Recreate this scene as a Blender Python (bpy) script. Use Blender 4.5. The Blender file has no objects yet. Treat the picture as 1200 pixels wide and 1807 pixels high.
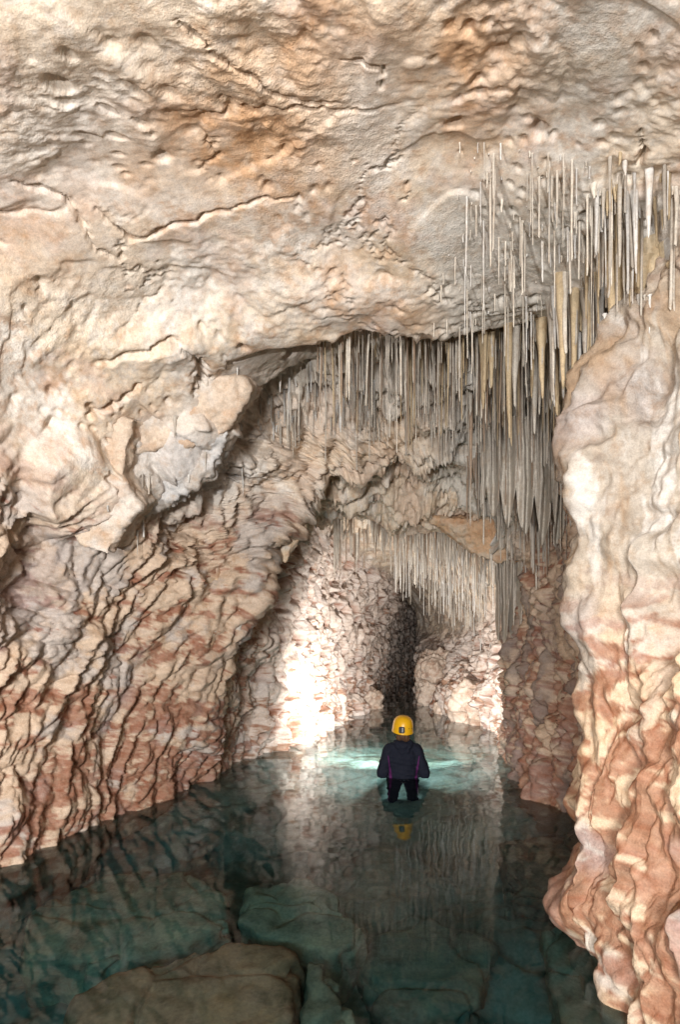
import bpy, bmesh, math, random
import numpy as np
from mathutils import Vector, Matrix
from mathutils.bvhtree import BVHTree
R = math.radians
SC = bpy.context.scene
COL = SC.collection
rng = np.random.default_rng(7)
random.seed(7)

# ------------------------------------------------------------------ camera, world, lamps, exposure
CAM_H, FPX, CX, HZ = 1.35, 900.0, 600.0, 1150.0      # metres above the pool; focal length / horizon in photo pixels
cam = bpy.data.cameras.new('camera'); camo = bpy.data.objects.new('camera', cam); COL.objects.link(camo)
camo.location = (0, 0, CAM_H); camo.rotation_euler = (R(90), 0, 0)
cam.sensor_fit = 'VERTICAL'; cam.sensor_height = 36.0; cam.sensor_width = 36.0
cam.lens = FPX / 1807.0 * 36.0
cam.shift_y = (HZ - 903.5) / 1807.0
cam.clip_start = 0.05; cam.clip_end = 200
SC.camera = camo

w = bpy.data.worlds.new('World'); SC.world = w; w.use_nodes = True
nt = w.node_tree
bgn = nt.nodes['Background']
sky = nt.nodes.new('ShaderNodeTexSky'); sky.sky_type = 'NISHITA'; sky.sun_disc = False
sky.sun_elevation = R(35); sky.sun_rotation = R(180)
nt.links.new(sky.outputs[0], bgn.inputs[0]); bgn.inputs[1].default_value = 0.05

def lamp(name, typ, loc, power, col, target=None, **kw):
    l = bpy.data.lights.new(name, typ); l.energy = power; l.color = col
    for k, v in kw.items(): setattr(l, k, v)
    l.cycles.is_caustics_light = True
    o = bpy.data.objects.new(name, l); COL.objects.link(o); o.location = loc
    if target is not None:
        o.rotation_euler = (Vector(target) - Vector(loc)).to_track_quat('-Z', 'Y').to_euler()
    return o
# the photographer's lamp on a low stand left of the tripod, an added, unseen soft fill, and the lamp the caver holds
lamp('photo_lamp_key', 'SPOT', (-1.55, -1.3, 0.85), 1020, (1.0, 0.98, 0.95), (0.35, 6.0, 1.95),
     spot_size=R(96), spot_blend=1.0, shadow_soft_size=0.04)
lamp('fill_lamp_soft', 'AREA', (-0.5, -2.2, 1.6), 430, (1.0, 0.98, 0.96), (0.4, 4.0, 1.7), shape='DISK', size=0.9)  # added fill to lift the shadows and even out the rock
lamp('caver_hand_lamp', 'SPOT', (0.69, 5.98, 0.27), 1700, (1.0, 0.96, 0.91), (0.62, 12.0, 1.0),
     spot_size=R(132), spot_blend=1.0, shadow_soft_size=0.05)
lamp('caver_headlamp', 'SPOT', (0.68, 5.74, 0.60), 230, (0.96, 0.98, 1.0), (0.68, 6.9, -0.4),
     spot_size=R(165), spot_blend=1.0, shadow_soft_size=0.03)

SC.render.engine = 'CYCLES'
SC.cycles.use_denoising = True
SC.cycles.caustics_reflective = False; SC.cycles.caustics_refractive = True
SC.cycles.max_bounces = 8; SC.cycles.transparent_max_bounces = 12
SC.view_settings.view_transform = 'Standard'; SC.view_settings.look = 'None'
SC.view_settings.gamma = 1.0; SC.view_settings.exposure = -0.45; SC.view_settings.use_curve_mapping = False

# ------------------------------------------------------------------ helpers
def tag(o, label=None, cat=None, group=None, kind=None):
    if label: o['label'] = label
    if cat: o['category'] = cat
    if group: o['group'] = group
    if kind: o['kind'] = kind
    elif cat: o['kind'] = 'thing'
    return o

def at(px, py, D):                                   # photo pixel at a depth -> world point
    return np.array([(px - CX) / FPX * D, D, CAM_H + (HZ - py) / FPX * D])

def at_z(px, py, z):                                 # photo pixel on a horizontal level -> world point
    D = CAM_H * FPX / (py - HZ); p = np.array([(px - CX) / FPX * D, D, 0.0])   # where the sight line meets the pool, then bends
    v = p - np.array([0, 0, CAM_H]); v /= np.linalg.norm(v); t = v / 1.333; t[2] = -math.sqrt(1 - t[0] ** 2 - t[1] ** 2)
    return p + t * (z / t[2])

F32 = np.float32
def _hash(ix, iy, iz, seed):
    h = ix.astype(np.uint32) * np.uint32(374761393) + iy.astype(np.uint32) * np.uint32(668265263) \
        + iz.astype(np.uint32) * np.uint32(2147483647) + np.uint32((seed * 1274126177) & 0xffffffff)
    h = (h ^ (h >> np.uint32(13))) * np.uint32(1274126177)
    h = (h ^ (h >> np.uint32(15))) * np.uint32(2246822519)
    return h ^ (h >> np.uint32(16))
GR = rng.normal(size=(256, 3)).astype(F32); GR /= np.linalg.norm(GR, axis=1)[:, None]
GRX, GRY, GRZ = (np.ascontiguousarray(GR[:, k]) for k in range(3))
def perlin(x, y, z, seed=0):
    x = np.asarray(x, F32); y = np.asarray(y, F32); z = np.asarray(z, F32)
    x, y, z = np.broadcast_arrays(x, y, z)
    fx, fy, fz = np.floor(x), np.floor(y), np.floor(z)
    ix, iy, iz = fx.astype(np.int32), fy.astype(np.int32), fz.astype(np.int32)
    dx, dy, dz = x - fx, y - fy, z - fz
    u = dx * dx * dx * (dx * (dx * 6 - 15) + 10); v = dy * dy * dy * (dy * (dy * 6 - 15) + 10); ww = dz * dz * dz * (dz * (dz * 6 - 15) + 10)
    out = np.zeros(x.shape, F32)
    for a in (0, 1):
        for b in (0, 1):
            for c in (0, 1):
                g = (_hash(ix + a, iy + b, iz + c, seed) & np.uint32(255)).astype(np.int32)
                d = GRX[g] * (dx - a) + GRY[g] * (dy - b) + GRZ[g] * (dz - c)
                out += d * (u if a else 1 - u) * (v if b else 1 - v) * (ww if c else 1 - ww)
    return out * 1.5
def fbm(x, y, z, seed=0, octv=4, lac=2.03, gain=0.5):
    s = 0; a = 1.0
    for o in range(octv):
        s = s + a * perlin(x, y, z, seed + o * 17); a *= gain; x = x * lac + 3.1; y = y * lac + 1.7; z = z * lac + 5.3
    return s
def ridged(x, y, z, seed=0, octv=3):
    s = 0; a = 1.0
    for o in range(octv):
        s = s + a * (1 - 2 * np.abs(perlin(x, y, z, seed + o * 13))); a *= 0.5; x = x * 2.1 + 1.3; y = y * 2.1 + 2.2; z = z * 2.1 + .7
    return s
def worley(x, y, z, seed=0):
    x = np.asarray(x, F32); y = np.asarray(y, F32); z = np.asarray(z, F32)
    fx, fy, fz = np.floor(x), np.floor(y), np.floor(z)
    ix, iy, iz = fx.astype(np.int32), fy.astype(np.int32), fz.astype(np.int32)
    dx, dy, dz = x - fx, y - fy, z - fz
    f1 = np.full(x.shape, 9, F32); f2 = np.full(x.shape, 9, F32)
    for a in (-1, 0, 1):
        for b in (-1, 0, 1):
            for c in (-1, 0, 1):
                h = _hash(ix + a, iy + b, iz + c, seed)
                px = (h & np.uint32(1023)).astype(F32) / 1023; py = ((h >> np.uint32(10)) & np.uint32(1023)).astype(F32) / 1023
                pz = ((h >> np.uint32(20)) & np.uint32(1023)).astype(F32) / 1023
                d = (a + px - dx) ** 2 + (b + py - dy) ** 2 + (c + pz - dz) ** 2
                f2 = np.minimum(f2, np.maximum(f1, d)); f1 = np.minimum(f1, d)
    return np.sqrt(f1), np.sqrt(f2)
def sst(a, b, x):
    t = np.clip((x - a) / (b - a), 0, 1); return t * t * (3 - 2 * t)
def pchip(x, Y, xq):                                 # monotone cubic through rows of Y (n, ...) at x -> (m, ...)
    x = np.asarray(x, float); Y = np.asarray(Y, float)
    h = np.diff(x); hs = h.reshape((-1,) + (1,) * (Y.ndim - 1)); d = np.diff(Y, axis=0) / hs
    m = np.zeros_like(Y); m[0] = d[0]; m[-1] = d[-1]
    w1 = 2 * hs[1:] + hs[:-1]; w2 = hs[1:] + 2 * hs[:-1]
    with np.errstate(divide='ignore', invalid='ignore'):
        hm = (w1 + w2) / (w1 / d[:-1] + w2 / d[1:])
    m[1:-1] = np.where(d[:-1] * d[1:] > 0, np.nan_to_num(hm), 0)
    i = np.clip(np.searchsorted(x, xq) - 1, 0, len(x) - 2)
    sh = (-1,) + (1,) * (Y.ndim - 1)
    t = ((xq - x[i]) / h[i]).reshape(sh); hh = h[i].reshape(sh)
    return (1 + 2 * t) * (1 - t) ** 2 * Y[i] + t * (1 - t) ** 2 * hh * m[i] + t * t * (3 - 2 * t) * Y[i + 1] + t * t * (t - 1) * hh * m[i + 1]

def mesh_np(name, V, F, smooth=True, col=None):      # V (n,3), F (m,k)
    me = bpy.data.meshes.new(name)
    V = np.ascontiguousarray(V, F32); F = np.ascontiguousarray(F, np.int32); k = F.shape[1]
    me.vertices.add(len(V)); me.vertices.foreach_set('co', V.ravel())
    me.loops.add(F.size); me.loops.foreach_set('vertex_index', F.ravel())
    me.polygons.add(len(F)); me.polygons.foreach_set('loop_start', np.arange(0, F.size, k, dtype=np.int32))
    me.polygons.foreach_set('use_smooth', np.full(len(F), smooth))
    me.update(calc_edges=True)
    if col is not None:
        a = me.color_attributes.new('Col', 'FLOAT_COLOR', 'POINT')
        c4 = np.ones((len(V), 4), F32); c4[:, :3] = col
        a.data.foreach_set('color', c4.ravel())
    return me
def link(name, me, mat=None, parent=None):
    o = bpy.data.objects.new(name, me); COL.objects.link(o)
    if mat is not None and not me.materials: me.materials.append(mat)
    if parent is not None: o.parent = parent
    return o
def grid_faces(nr, nc):
    i = np.arange(nr * nc).reshape(nr, nc)
    return np.stack([i[:-1, :-1], i[:-1, 1:], i[1:, 1:], i[1:, :-1]], -1).reshape(-1, 4)

# ------------------------------------------------------------------ materials
def new_mat(name):
    m = bpy.data.materials.new(name); m.use_nodes = True
    n = m.node_tree.nodes; return m, n, m.node_tree.links, n['Principled BSDF']
def rock_mat(name, rough=0.62, spec=0.35, bump=0.5, s1=38.0, s2=150.0, usecol=True, base=(.5, .4, .3), grain=((.82, .71, .61), (1.08, 1.07, 1.06))):
    m, n, l, b = new_mat(name)
    geo = n.new('ShaderNodeNewGeometry')
    n1 = n.new('ShaderNodeTexNoise'); n1.inputs['Scale'].default_value = s1; n1.inputs['Detail'].default_value = 6; n1.inputs['Roughness'].default_value = .65
    n2 = n.new('ShaderNodeTexNoise'); n2.inputs['Scale'].default_value = s2; n2.inputs['Detail'].default_value = 4
    l.new(geo.outputs['Position'], n1.inputs['Vector']); l.new(geo.outputs['Position'], n2.inputs['Vector'])
    mr = n.new('ShaderNodeMapRange'); mr.inputs[1].default_value = .25; mr.inputs[2].default_value = .75; mr.inputs[3].default_value = .78; mr.inputs[4].default_value = 1.16
    l.new(n1.outputs[0], mr.inputs[0])
    mx = n.new('ShaderNodeMix'); mx.data_type = 'RGBA'; mx.blend_type = 'MULTIPLY'; mx.inputs[0].default_value = 1
    n4 = n.new('ShaderNodeTexNoise'); n4.inputs['Scale'].default_value = s1 * .32; n4.inputs['Detail'].default_value = 8; n4.inputs['Roughness'].default_value = .72; l.new(geo.outputs['Position'], n4.inputs['Vector'])
    r4 = n.new('ShaderNodeValToRGB'); r4.color_ramp.elements[0].position = .30; r4.color_ramp.elements[0].color = (*grain[0], 1); r4.color_ramp.elements[1].position = .68; r4.color_ramp.elements[1].color = (*grain[1], 1)
    e4 = r4.color_ramp.elements.new(.5); e4.color = (1, 1, 1, 1); l.new(n4.outputs[0], r4.inputs[0])
    m2r = n.new('ShaderNodeMapRange'); m2r.inputs[1].default_value = .3; m2r.inputs[2].default_value = .7; m2r.inputs[3].default_value = .84; m2r.inputs[4].default_value = 1.12; l.new(n2.outputs[0], m2r.inputs[0])
    mg = n.new('ShaderNodeMix'); mg.data_type = 'RGBA'; mg.blend_type = 'MULTIPLY'; mg.inputs[0].default_value = 1; l.new(r4.outputs[0], mg.inputs[6]); l.new(m2r.outputs[0], mg.inputs[7])
    mf = n.new('ShaderNodeMix'); mf.data_type = 'RGBA'; mf.blend_type = 'MULTIPLY'; mf.inputs[0].default_value = 1; l.new(mx.outputs[2], mf.inputs[6]); l.new(mg.outputs[2], mf.inputs[7])
    if usecol:
        at_ = n.new('ShaderNodeVertexColor'); at_.layer_name = 'Col'; l.new(at_.outputs[0], mx.inputs[6])
    else:
        oi = n.new('ShaderNodeObjectInfo'); hs = n.new('ShaderNodeHueSaturation'); hs.inputs['Color'].default_value = (*base, 1)
        m2 = n.new('ShaderNodeMapRange'); m2.inputs[3].default_value = .75; m2.inputs[4].default_value = 1.2
        l.new(oi.outputs['Random'], m2.inputs[0]); l.new(m2.outputs[0], hs.inputs['Value']); l.new(hs.outputs[0], mx.inputs[6])
    l.new(mr.outputs[0], mx.inputs[7]); l.new(mf.outputs[2], b.inputs['Base Color'])
    ad = n.new('ShaderNodeMath'); ad.operation = 'MULTIPLY_ADD'; ad.inputs[1].default_value = .35
    l.new(n2.outputs[0], ad.inputs[0]); l.new(n1.outputs[0], ad.inputs[2])
    bp = n.new('ShaderNodeBump'); bp.inputs['Distance'].default_value = 0.02
    n3 = n.new('ShaderNodeTexNoise'); n3.inputs['Scale'].default_value = 1.7; n3.inputs['Detail'].default_value = 3; l.new(geo.outputs['Position'], n3.inputs['Vector'])
    m3 = n.new('ShaderNodeMapRange'); m3.inputs[1].default_value = .38; m3.inputs[2].default_value = .66; m3.inputs[3].default_value = bump * .15; m3.inputs[4].default_value = bump * 1.2
    l.new(n3.outputs[0], m3.inputs[0]); l.new(m3.outputs[0], bp.inputs['Strength'])
    l.new(ad.outputs[0], bp.inputs['Height']); l.new(bp.outputs[0], b.inputs['Normal'])
    b.inputs['Roughness'].default_value = rough; b.inputs['Specular IOR Level'].default_value = spec
    return m
def plain_mat(name, colr, rough=.7, spec=.3, nscale=60, nvar=.25, bump=.15):
    m, n, l, b = new_mat(name)
    tc = n.new('ShaderNodeTexCoord')
    n1 = n.new('ShaderNodeTexNoise'); n1.inputs['Scale'].default_value = nscale; n1.inputs['Detail'].default_value = 4
    l.new(tc.outputs['Object'], n1.inputs['Vector'])
    mr = n.new('ShaderNodeMapRange'); mr.inputs[3].default_value = 1 - nvar; mr.inputs[4].default_value = 1 + nvar
    l.new(n1.outputs[0], mr.inputs[0])
    mx = n.new('ShaderNodeMix'); mx.data_type = 'RGBA'; mx.blend_type = 'MULTIPLY'; mx.inputs[0].default_value = 1
    mx.inputs[6].default_value = (*colr, 1); l.new(mr.outputs[0], mx.inputs[7]); l.new(mx.outputs[2], b.inputs['Base Color'])
    bp = n.new('ShaderNodeBump'); bp.inputs['Strength'].default_value = bump; bp.inputs['Distance'].default_value = .01
    l.new(n1.outputs[0], bp.inputs['Height']); l.new(bp.outputs[0], b.inputs['Normal'])
    b.inputs['Roughness'].default_value = rough; b.inputs['Specular IOR Level'].default_value = spec
    return m
M_ROCK = rock_mat('cave_limestone')
M_FLOOR = rock_mat('pool_bed_rock', rough=.8, spec=.2, bump=.3, s1=9, s2=45)

# ------------------------------------------------------------------ the cave: one passage, lofted through cross-sections
# each station: depth, then 15 outline points from the left waterline over the roof to the right waterline (as seen at that depth)
def wl(D): return HZ + CAM_H * FPX / D
ST = [
 (1.50, [(-780,0),(-800,1500),(-750,1000),(-600,600),(-450,250),(-200,60),(100,-10),(500,-30),(800,-20),(1100,0),(1400,60),(1540,500),(1450,1000),(1300,1500),(1270,0)]),
 (1.85, [(-519,0),(-540,1400),(-520,1000),(-420,650),(-280,380),(-100,230),(150,170),(500,155),(800,165),(1080,185),(1310,260),(1400,600),(1300,1000),(1200,1400),(1150,0)]),
 (2.20, [(-350,0),(-370,1380),(-350,1020),(-280,720),(-170,500),(0,370),(220,305),(530,285),(800,290),(1040,315),(1215,410),(1195,690),(1160,980),(1135,1330),(1105,0)]),
 (2.45, [(-234,0),(-250,1350),(-230,1050),(-180,820),(-90,620),(60,480),(280,400),(560,375),(800,372),(1000,395),(1150,490),(1085,700),(1045,930),(1050,1280),(1030,0)]),
 (2.80, [(-130,0),(-150,1330),(-130,1080),(-90,900),(-20,730),(120,590),(330,500),(580,478),(800,470),(975,485),(1105,580),(1100,760),(1120,950),(1150,1250),(1150,0)]),
 (3.30, [(0,0),(-20,1330),(0,1120),(20,960),(110,830),(230,720),(390,630),(590,592),(790,580),(960,560),(1080,650),(1110,800),(1110,950),(1100,1250),(1110,0)]),
 (3.48, [(45,0),(30,1320),(50,1120),(75,960),(150,850),(270,735),(430,625),(600,520),(790,500),(950,520),(1060,660),(1090,800),(1095,950),(1085,1250),(1090,0)]),
 (3.90, [(140,0),(140,1300),(165,1110),(200,980),(240,890),(335,810),(435,690),(600,600),(800,590),(950,600),(1035,720),(1065,850),(1070,990),(1065,1230),(1068,0)]),
 (4.08, [(165,0),(165,1290),(190,1110),(225,980),(270,880),(345,770),(420,650),(600,620),(800,610),(940,620),(1020,740),(1050,860),(1060,1000),(1058,1230),(1060,0)]),
 (4.70, [(290,0),(285,1280),(305,1120),(335,980),(370,890),(430,810),(500,745),(620,725),(790,720),(920,730),(985,830),(1010,930),(1015,1060),(1005,1230),(975,0)]),
 (5.20, [(335,0),(368,1280),(415,1130),(478,945),(530,868),(588,838),(640,828),(720,822),(800,815),(890,825),(965,900),(990,990),(990,1080),(975,1230),(948,0)]),
 (5.50, [(370,0),(378,1270),(395,1150),(425,1000),(480,880),(550,835),(640,822),(720,818),(800,820),(890,850),(950,930),(970,1010),(970,1090),(955,1230),(942,0)]),
 (6.20, [(405,0),(412,1250),(430,1140),(470,985),(522,900),(575,880),(650,878),(715,880),(785,885),(870,925),(930,985),(945,1050),(938,1150),(930,1250),(922,0)]),
 (7.00, [(490,0),(485,1220),(485,1100),(502,965),(530,923),(582,918),(650,922),(705,924),(770,928),(855,962),(905,1005),(913,1070),(907,1150),(904,1240),(905,0)]),
 (7.35, [(520,0),(510,1220),(508,1100),(525,980),(555,905),(600,880),(660,876),(710,880),(770,890),(850,920),(920,985),(945,1065),(945,1150),(940,1240),(940,0)]),
 (9.00, [(575,0),(560,1190),(555,1090),(565,985),(590,938),(630,932),(690,937),(730,945),(780,960),(850,1000),(890,1050),(900,1100),(885,1170),(875,1230),(870,0)]),
 (11.0, [(622,0),(615,1170),(612,1080),(617,1010),(640,978),(670,972),(710,982),(740,995),(775,1015),(820,1060),(840,1100),(845,1140),(830,1190),(815,1230),(800,0)]),
 (14.0, [(655,0),(660,1160),(670,1090),(680,1042),(695,1017),(710,1012),(735,1022),(750,1035),(768,1053),(785,1090),(790,1120),(785,1150),(775,1190),(765,1215),(755,0)]),
 (18.0, [(674,0),(682,1150),(694,1095),(703,1060),(710,1045),(716,1042),(724,1046),(730,1054),(736,1066),(741,1085),(744,1110),(745,1135),(745,1165),(744,1190),(743,0)]),
 (22.0, [(700,0),(704,1160),(710,1110),(716,1080),(722,1068),(727,1064),(732,1064),(736,1068),(740,1075),(744,1085),(747,1100),(748,1120),(749,1145),(749,1170),(749,0)]),
 (26.0, [(728,0),(730,1160),(733,1120),(736,1095),(739,1085),(742,1080),(745,1080),(748,1082),(751,1088),(754,1096),(756,1108),(757,1125),(758,1145),(758,1165),(758,0)]),
]
stD, stP = [], []
def world_station(D, pts):
    stD.append(D); stP.append(pts)
near = [(-2.3, 0), (-2.45, .7), (-2.35, 1.6), (-2.0, 2.4), (-1.6, 2.95), (-1.1, 3.2), (-.6, 3.3), (-.1, 3.35), (.4, 3.35), (.85, 3.25), (1.25, 2.8), (1.42, 2.2), (1.45, 1.5), (1.4, .7), (1.4, 0)]
world_station(-3.5, [(x * 1.25, z * 1.1) for x, z in near]); world_station(0.4, near)
for D, pts in ST:
    q = []
    for k, (px, py) in enumerate(pts):
        p = at(px, wl(D) if k in (0, 14) else py, D); q.append((p[0], p[2]))
    world_station(D, q)
P = np.array(stP)                                     # (n, 15, 2)
lf = P[:, :1].copy(); lf[:, :, 0] -= .12; lf[:, :, 1] = -1.7
rf = P[:, -1:].copy(); rf[:, :, 0] += .12; rf[:, :, 1] = -1.7
P = np.concatenate([lf, P, rf], 1)                    # 17 control columns
stD = np.array(stD)
Q = 1.0
rows = []
D = -3.5
while D < 25.9:
    rows.append(D)
    D += .08 / Q if D < 1.15 else max(.004, min(D * D / 800, D / 511 * 1.75)) / Q
rows.append(26.0); rows = np.array(rows)
cnt = (np.array([30, 85, 85, 80, 60, 60, 60, 65, 65, 60, 60, 70, 75, 85, 85, 30]) * 0.92 * Q).astype(int)
uc = np.concatenate([[0], np.cumsum(cnt)])
U = np.concatenate([np.arange(c) / c + k for k, c in enumerate(cnt)] + [[16.0]])
PS = pchip(stD, P, rows)                              # (nr, 17, 2)
B = pchip(np.arange(17.0), PS.transpose(1, 0, 2), U).transpose(1, 0, 2)   # (nr, nc, 2)
nr, nc = B.shape[:2]
X = B[:, :, 0].astype(F32); Z = B[:, :, 1].astype(F32); Y = np.repeat(rows[:, None], nc, 1).astype(F32)
UU = np.repeat(U[None, :], nr, 0).astype(F32)
def normals(X, Y, Z):
    a = np.stack([np.gradient(X, axis=0), np.gradient(Y, axis=0), np.gradient(Z, axis=0)], -1)
    b = np.stack([np.gradient(X, axis=1), np.gradient(Y, axis=1), np.gradient(Z, axis=1)], -1)
    n = np.cross(a, b); n /= np.linalg.norm(n, axis=2, keepdims=True) + 1e-9
    return n
N0 = normals(X, Y, Z)                                 # check: must point into the passage
ci = nr // 2
inw = np.sum(N0[ci] * np.stack([X[ci].mean() - X[ci], 0 * X[ci], 1.5 - Z[ci]], -1), -1).mean()
if inw < 0: N0 = -N0
# ---- masks along the outline and the depth
WL = 1 - sst(4.2, 5.4, UU)                            # left wall
WR = sst(10.6, 11.8, UU)                              # right wall
CE = np.clip(1 - WL - WR, 0, 1)                       # roof
FRONT = 1 - sst(3.2, 3.5, Y)
PIL = WR * (1 - sst(2.7, 3.1, Y))                     # the near right pillar
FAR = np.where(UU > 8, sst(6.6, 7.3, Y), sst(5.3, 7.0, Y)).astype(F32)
px0 = CX + FPX * X / np.maximum(Y, .3); py0 = HZ - FPX * (Z - CAM_H) / np.maximum(Y, .3)   # used only to read off where on the rock a feature of the photo sits
VIS = Y > 1.0
wx = .25 * perlin(X * 1.3, Y * 1.3, Z * 1.3, 1); wy = .25 * perlin(X * 1.3, Y * 1.3, Z * 1.3, 2); wz = .25 * perlin(X * 1.3, Y * 1.3, Z * 1.3, 3)
XW, YW, ZW = X + wx, Y + wy, Z + wz
d = np.zeros_like(X)
amp = sst(.2, 1.2, Y) * .6 + .4
# broad shape
big = fbm(X * 1.1, Y * 1.1, Z * 1.1, 11, 3)
d += big * (.055 * CE + .10 * (WL + WR) * (1 - PIL) + .05 * PIL)
# roof plates: stepped beds with crisp edges
pl = fbm(XW * .8 + .35 * YW, YW * 1.0 - .5 * XW, ZW * 1.2, 21, 4, gain=.38)
ps = pl * 2.6; pst = np.floor(ps); fr = ps - pst
plate = (pst + sst(.0, .10, fr)) / 2.6
rough = sst(-.25, .45, fbm(X * 1.5, Y * 1.5, Z * 1.5, 27, 3))
d += CE * FRONT * plate * .028
d += CE * (1 - FRONT) * plate * .14
# roof grain
rg = fbm(XW * 6, YW * 6, ZW * 6, 31, 5, gain=.58)
d += CE * rg * (.004 + .011 * rough)
rr = ridged(XW * 3.2, YW * 3.2 + XW, ZW * 3, 35, 3)
d += CE * (rr - .4) * .006 * rough
j1, j2 = worley(XW * 1.1 + .25 * rg, YW * 1.1 + .3 * wx, ZW * 1.1, 47)
jm = sst(.0, .4, perlin(X * 1.1, Y * 1.1, Z * 1.1, 48) + .1)
d -= CE * jm * .022 * np.exp(-((j2 - j1) / .022) ** 2)
# pits
f1, f2 = worley(XW * 5.0, YW * 5.0, ZW * 5.0, 41)
pitm = sst(.15, .5, perlin(X * 1.7, Y * 1.7, Z * 1.7, 43) + .15)
d -= CE * pitm * .05 * (1 - sst(.10, .24, f1))
f1, f2 = worley(XW * 12.0, YW * 12.0, ZW * 12.0, 45)
d -= CE * .018 * pitm * (1 - sst(.15, .35, f1))
# walls: leaning flutes and scalloped lumps
lean = .38
a_ = Y * 1.0 - Z * lean * (1 - FAR)
fl = .5 * ridged(a_ * 2.4 + wy * 2, X * 1.2, Z * .45 + wz, 51, 3) + .75 * ridged(a_ * 5.5 + wy * 3, X * 2.2, Z * .75 + wz, 152, 3)
WALLN = WL + WR * (1 - PIL)
d += WALLN * (fl - .3) * (.075 - .03 * FAR)
s1, s2 = worley((YW * 1.0 - ZW * lean) * 5.2, XW * 4.0, ZW * 3.4, 53)
pill1 = np.sqrt(np.clip(s2 - s1, 0, 1))
d += WALLN * (pill1 - .5) * (.10 - .085 * FAR)
t1, t2 = worley((YW - ZW * lean) * 12.0 + 5, XW * 9, ZW * 9.0, 55)
pill2 = np.sqrt(np.clip(t2 - t1, 0, 1))
d += WALLN * (pill2 - .5) * (.034 - .026 * FAR)
wg = fbm(X * 14, Y * 14, Z * 14, 57, 3)
d += WALLN * wg * .009
BRK = sst(3.9, 4.3, Y) * (1 - sst(6.6, 7.2, Y)) * sst(3.0, 4.2, UU) * (1 - sst(10.5, 11.5, UU))
bk = fbm(XW * 2.2, YW * 2.2, ZW * 2.2, 161, 5, gain=.55); b1, b2 = worley(XW * 2.4, YW * 2.4, ZW * 2.4, 163)
bs = bk * 3; bst = np.floor(bs); bs = (bst + sst(0, .16, bs - bst)) / 3
d += BRK * (bs * .16 + bk * .10 + (np.sqrt(np.clip(b2 - b1, 0, 1)) - .5) * .12)
# far roof hollows, far walls coarser
q1, q2 = worley(XW * 2.2 + .4 * fl, YW * 2.0 + .5 * wx, ZW * 2.4, 59)
d += FAR * (WL + WR) * (np.sqrt(np.clip(q2 - q1, 0, 1)) - .5) * .13
fp1, fp2 = worley(XW * 3.4, YW * 2.8, ZW * 4.2, 67)
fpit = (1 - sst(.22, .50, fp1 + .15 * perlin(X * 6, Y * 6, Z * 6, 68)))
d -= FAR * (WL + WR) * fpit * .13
d += FAR * (WL + WR) * (fbm(X * 2.4, Y * 2.0, Z * 1.6, 69, 5, gain=.58) * .12 + (ridged(a_ * 2.2, X * 1.8, Z * .7, 72, 4) - .3) * .12)
# near pillar: smooth folded flowstone with hollows
k1, k2 = worley(XW * 3.2, YW * 3.2, ZW * 2.2, 61)
d += PIL * (fbm(XW * 2.6, YW * 2.6, ZW * 1.9, 66, 4) * .07 + (k1 - .5) * .13)
k3, k4 = worley(XW * 7.5, YW * 7.5, ZW * 5, 62)
pk = np.sqrt(np.clip(k4 - k3, 0, 1))
d += PIL * (pk - .5) * .03
d += PIL * ridged((Y - .3 * Z) * 3.5, X * 3, Z * .7, 63, 3) * .055
d += PIL * (ridged(Y * 11 + X * 9 + 2 * wz, X * 5, Z * 1.3, 167, 2) - .3) * .016
MRW = WR * (1 - PIL) * (1 - sst(6.6, 7.2, Y)) * sst(3.5, 4.0, Y)
d += MRW * (ridged(Y * 3.2 + X + wx * 2, X * 2, Z * .6, 168, 3) - .3) * .13 + MRW * (pill1 - .5) * .02
TOPF = PIL * sst(1.35, 1.9, Z)
d += TOPF * ((ridged(Y * 4.2 + X * 2 + .6 * wz, X * 2.0, Z * .45, 65, 3) - .3) * .085)
d += TOPF * ((ridged(Y * 10 + X * 7 + 1.2 * wz + .5 * wx, X * 3.0, Z * .5, 171, 3) - .3) * .042)
d -= TOPF * .05
k5, k6 = worley(XW * 4.6, YW * 4.6, ZW * 3.0, 164)
d -= PIL * .07 * (1 - sst(.12, .42, k5 + .2 * perlin(X * 6, Y * 6, Z * 6, 165)))
d += PIL * fbm(X * 12, Y * 12, Z * 12, 64, 4) * .012
# ---- singular features read off the photograph
def polyd(pts, warp=9, sd=70, box=60):
    pts = np.array(pts, float)
    m = VIS & (px0 > pts[:, 0].min() - box) & (px0 < pts[:, 0].max() + box) & (py0 > pts[:, 1].min() - box) & (py0 < pts[:, 1].max() + box)
    idx = np.nonzero(m)
    x = px0[idx] + warp * perlin(X[idx] * 9, Y[idx] * 9, Z[idx] * 9, sd) + warp * .5 * perlin(X[idx] * 24, Y[idx] * 24, Z[idx] * 24, sd + 1)
    y = py0[idx] + warp * perlin(X[idx] * 9, Y[idx] * 9, Z[idx] * 9, sd + 2) + warp * .5 * perlin(X[idx] * 24, Y[idx] * 24, Z[idx] * 24, sd + 3)
    best = np.full(x.shape, 1e9); sg = np.zeros(x.shape); tt = np.zeros(x.shape)
    L = 0; tot = np.sum(np.hypot(*np.diff(pts, axis=0).T))
    for p, q in zip(pts[:-1], pts[1:]):
        v = q - p; ln = np.hypot(*v); t = np.clip(((x - p[0]) * v[0] + (y - p[1]) * v[1]) / ln ** 2, 0, 1)
        dx, dy = x - p[0] - t * v[0], y - p[1] - t * v[1]; dd = np.hypot(dx, dy)
        up = dd < best; best = np.where(up, dd, best); sg = np.where(up, np.sign(v[0] * dy - v[1] * dx), sg); tt = np.where(up, (L + t * ln) / tot, tt); L += ln
    return idx, best, sg, tt
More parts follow.
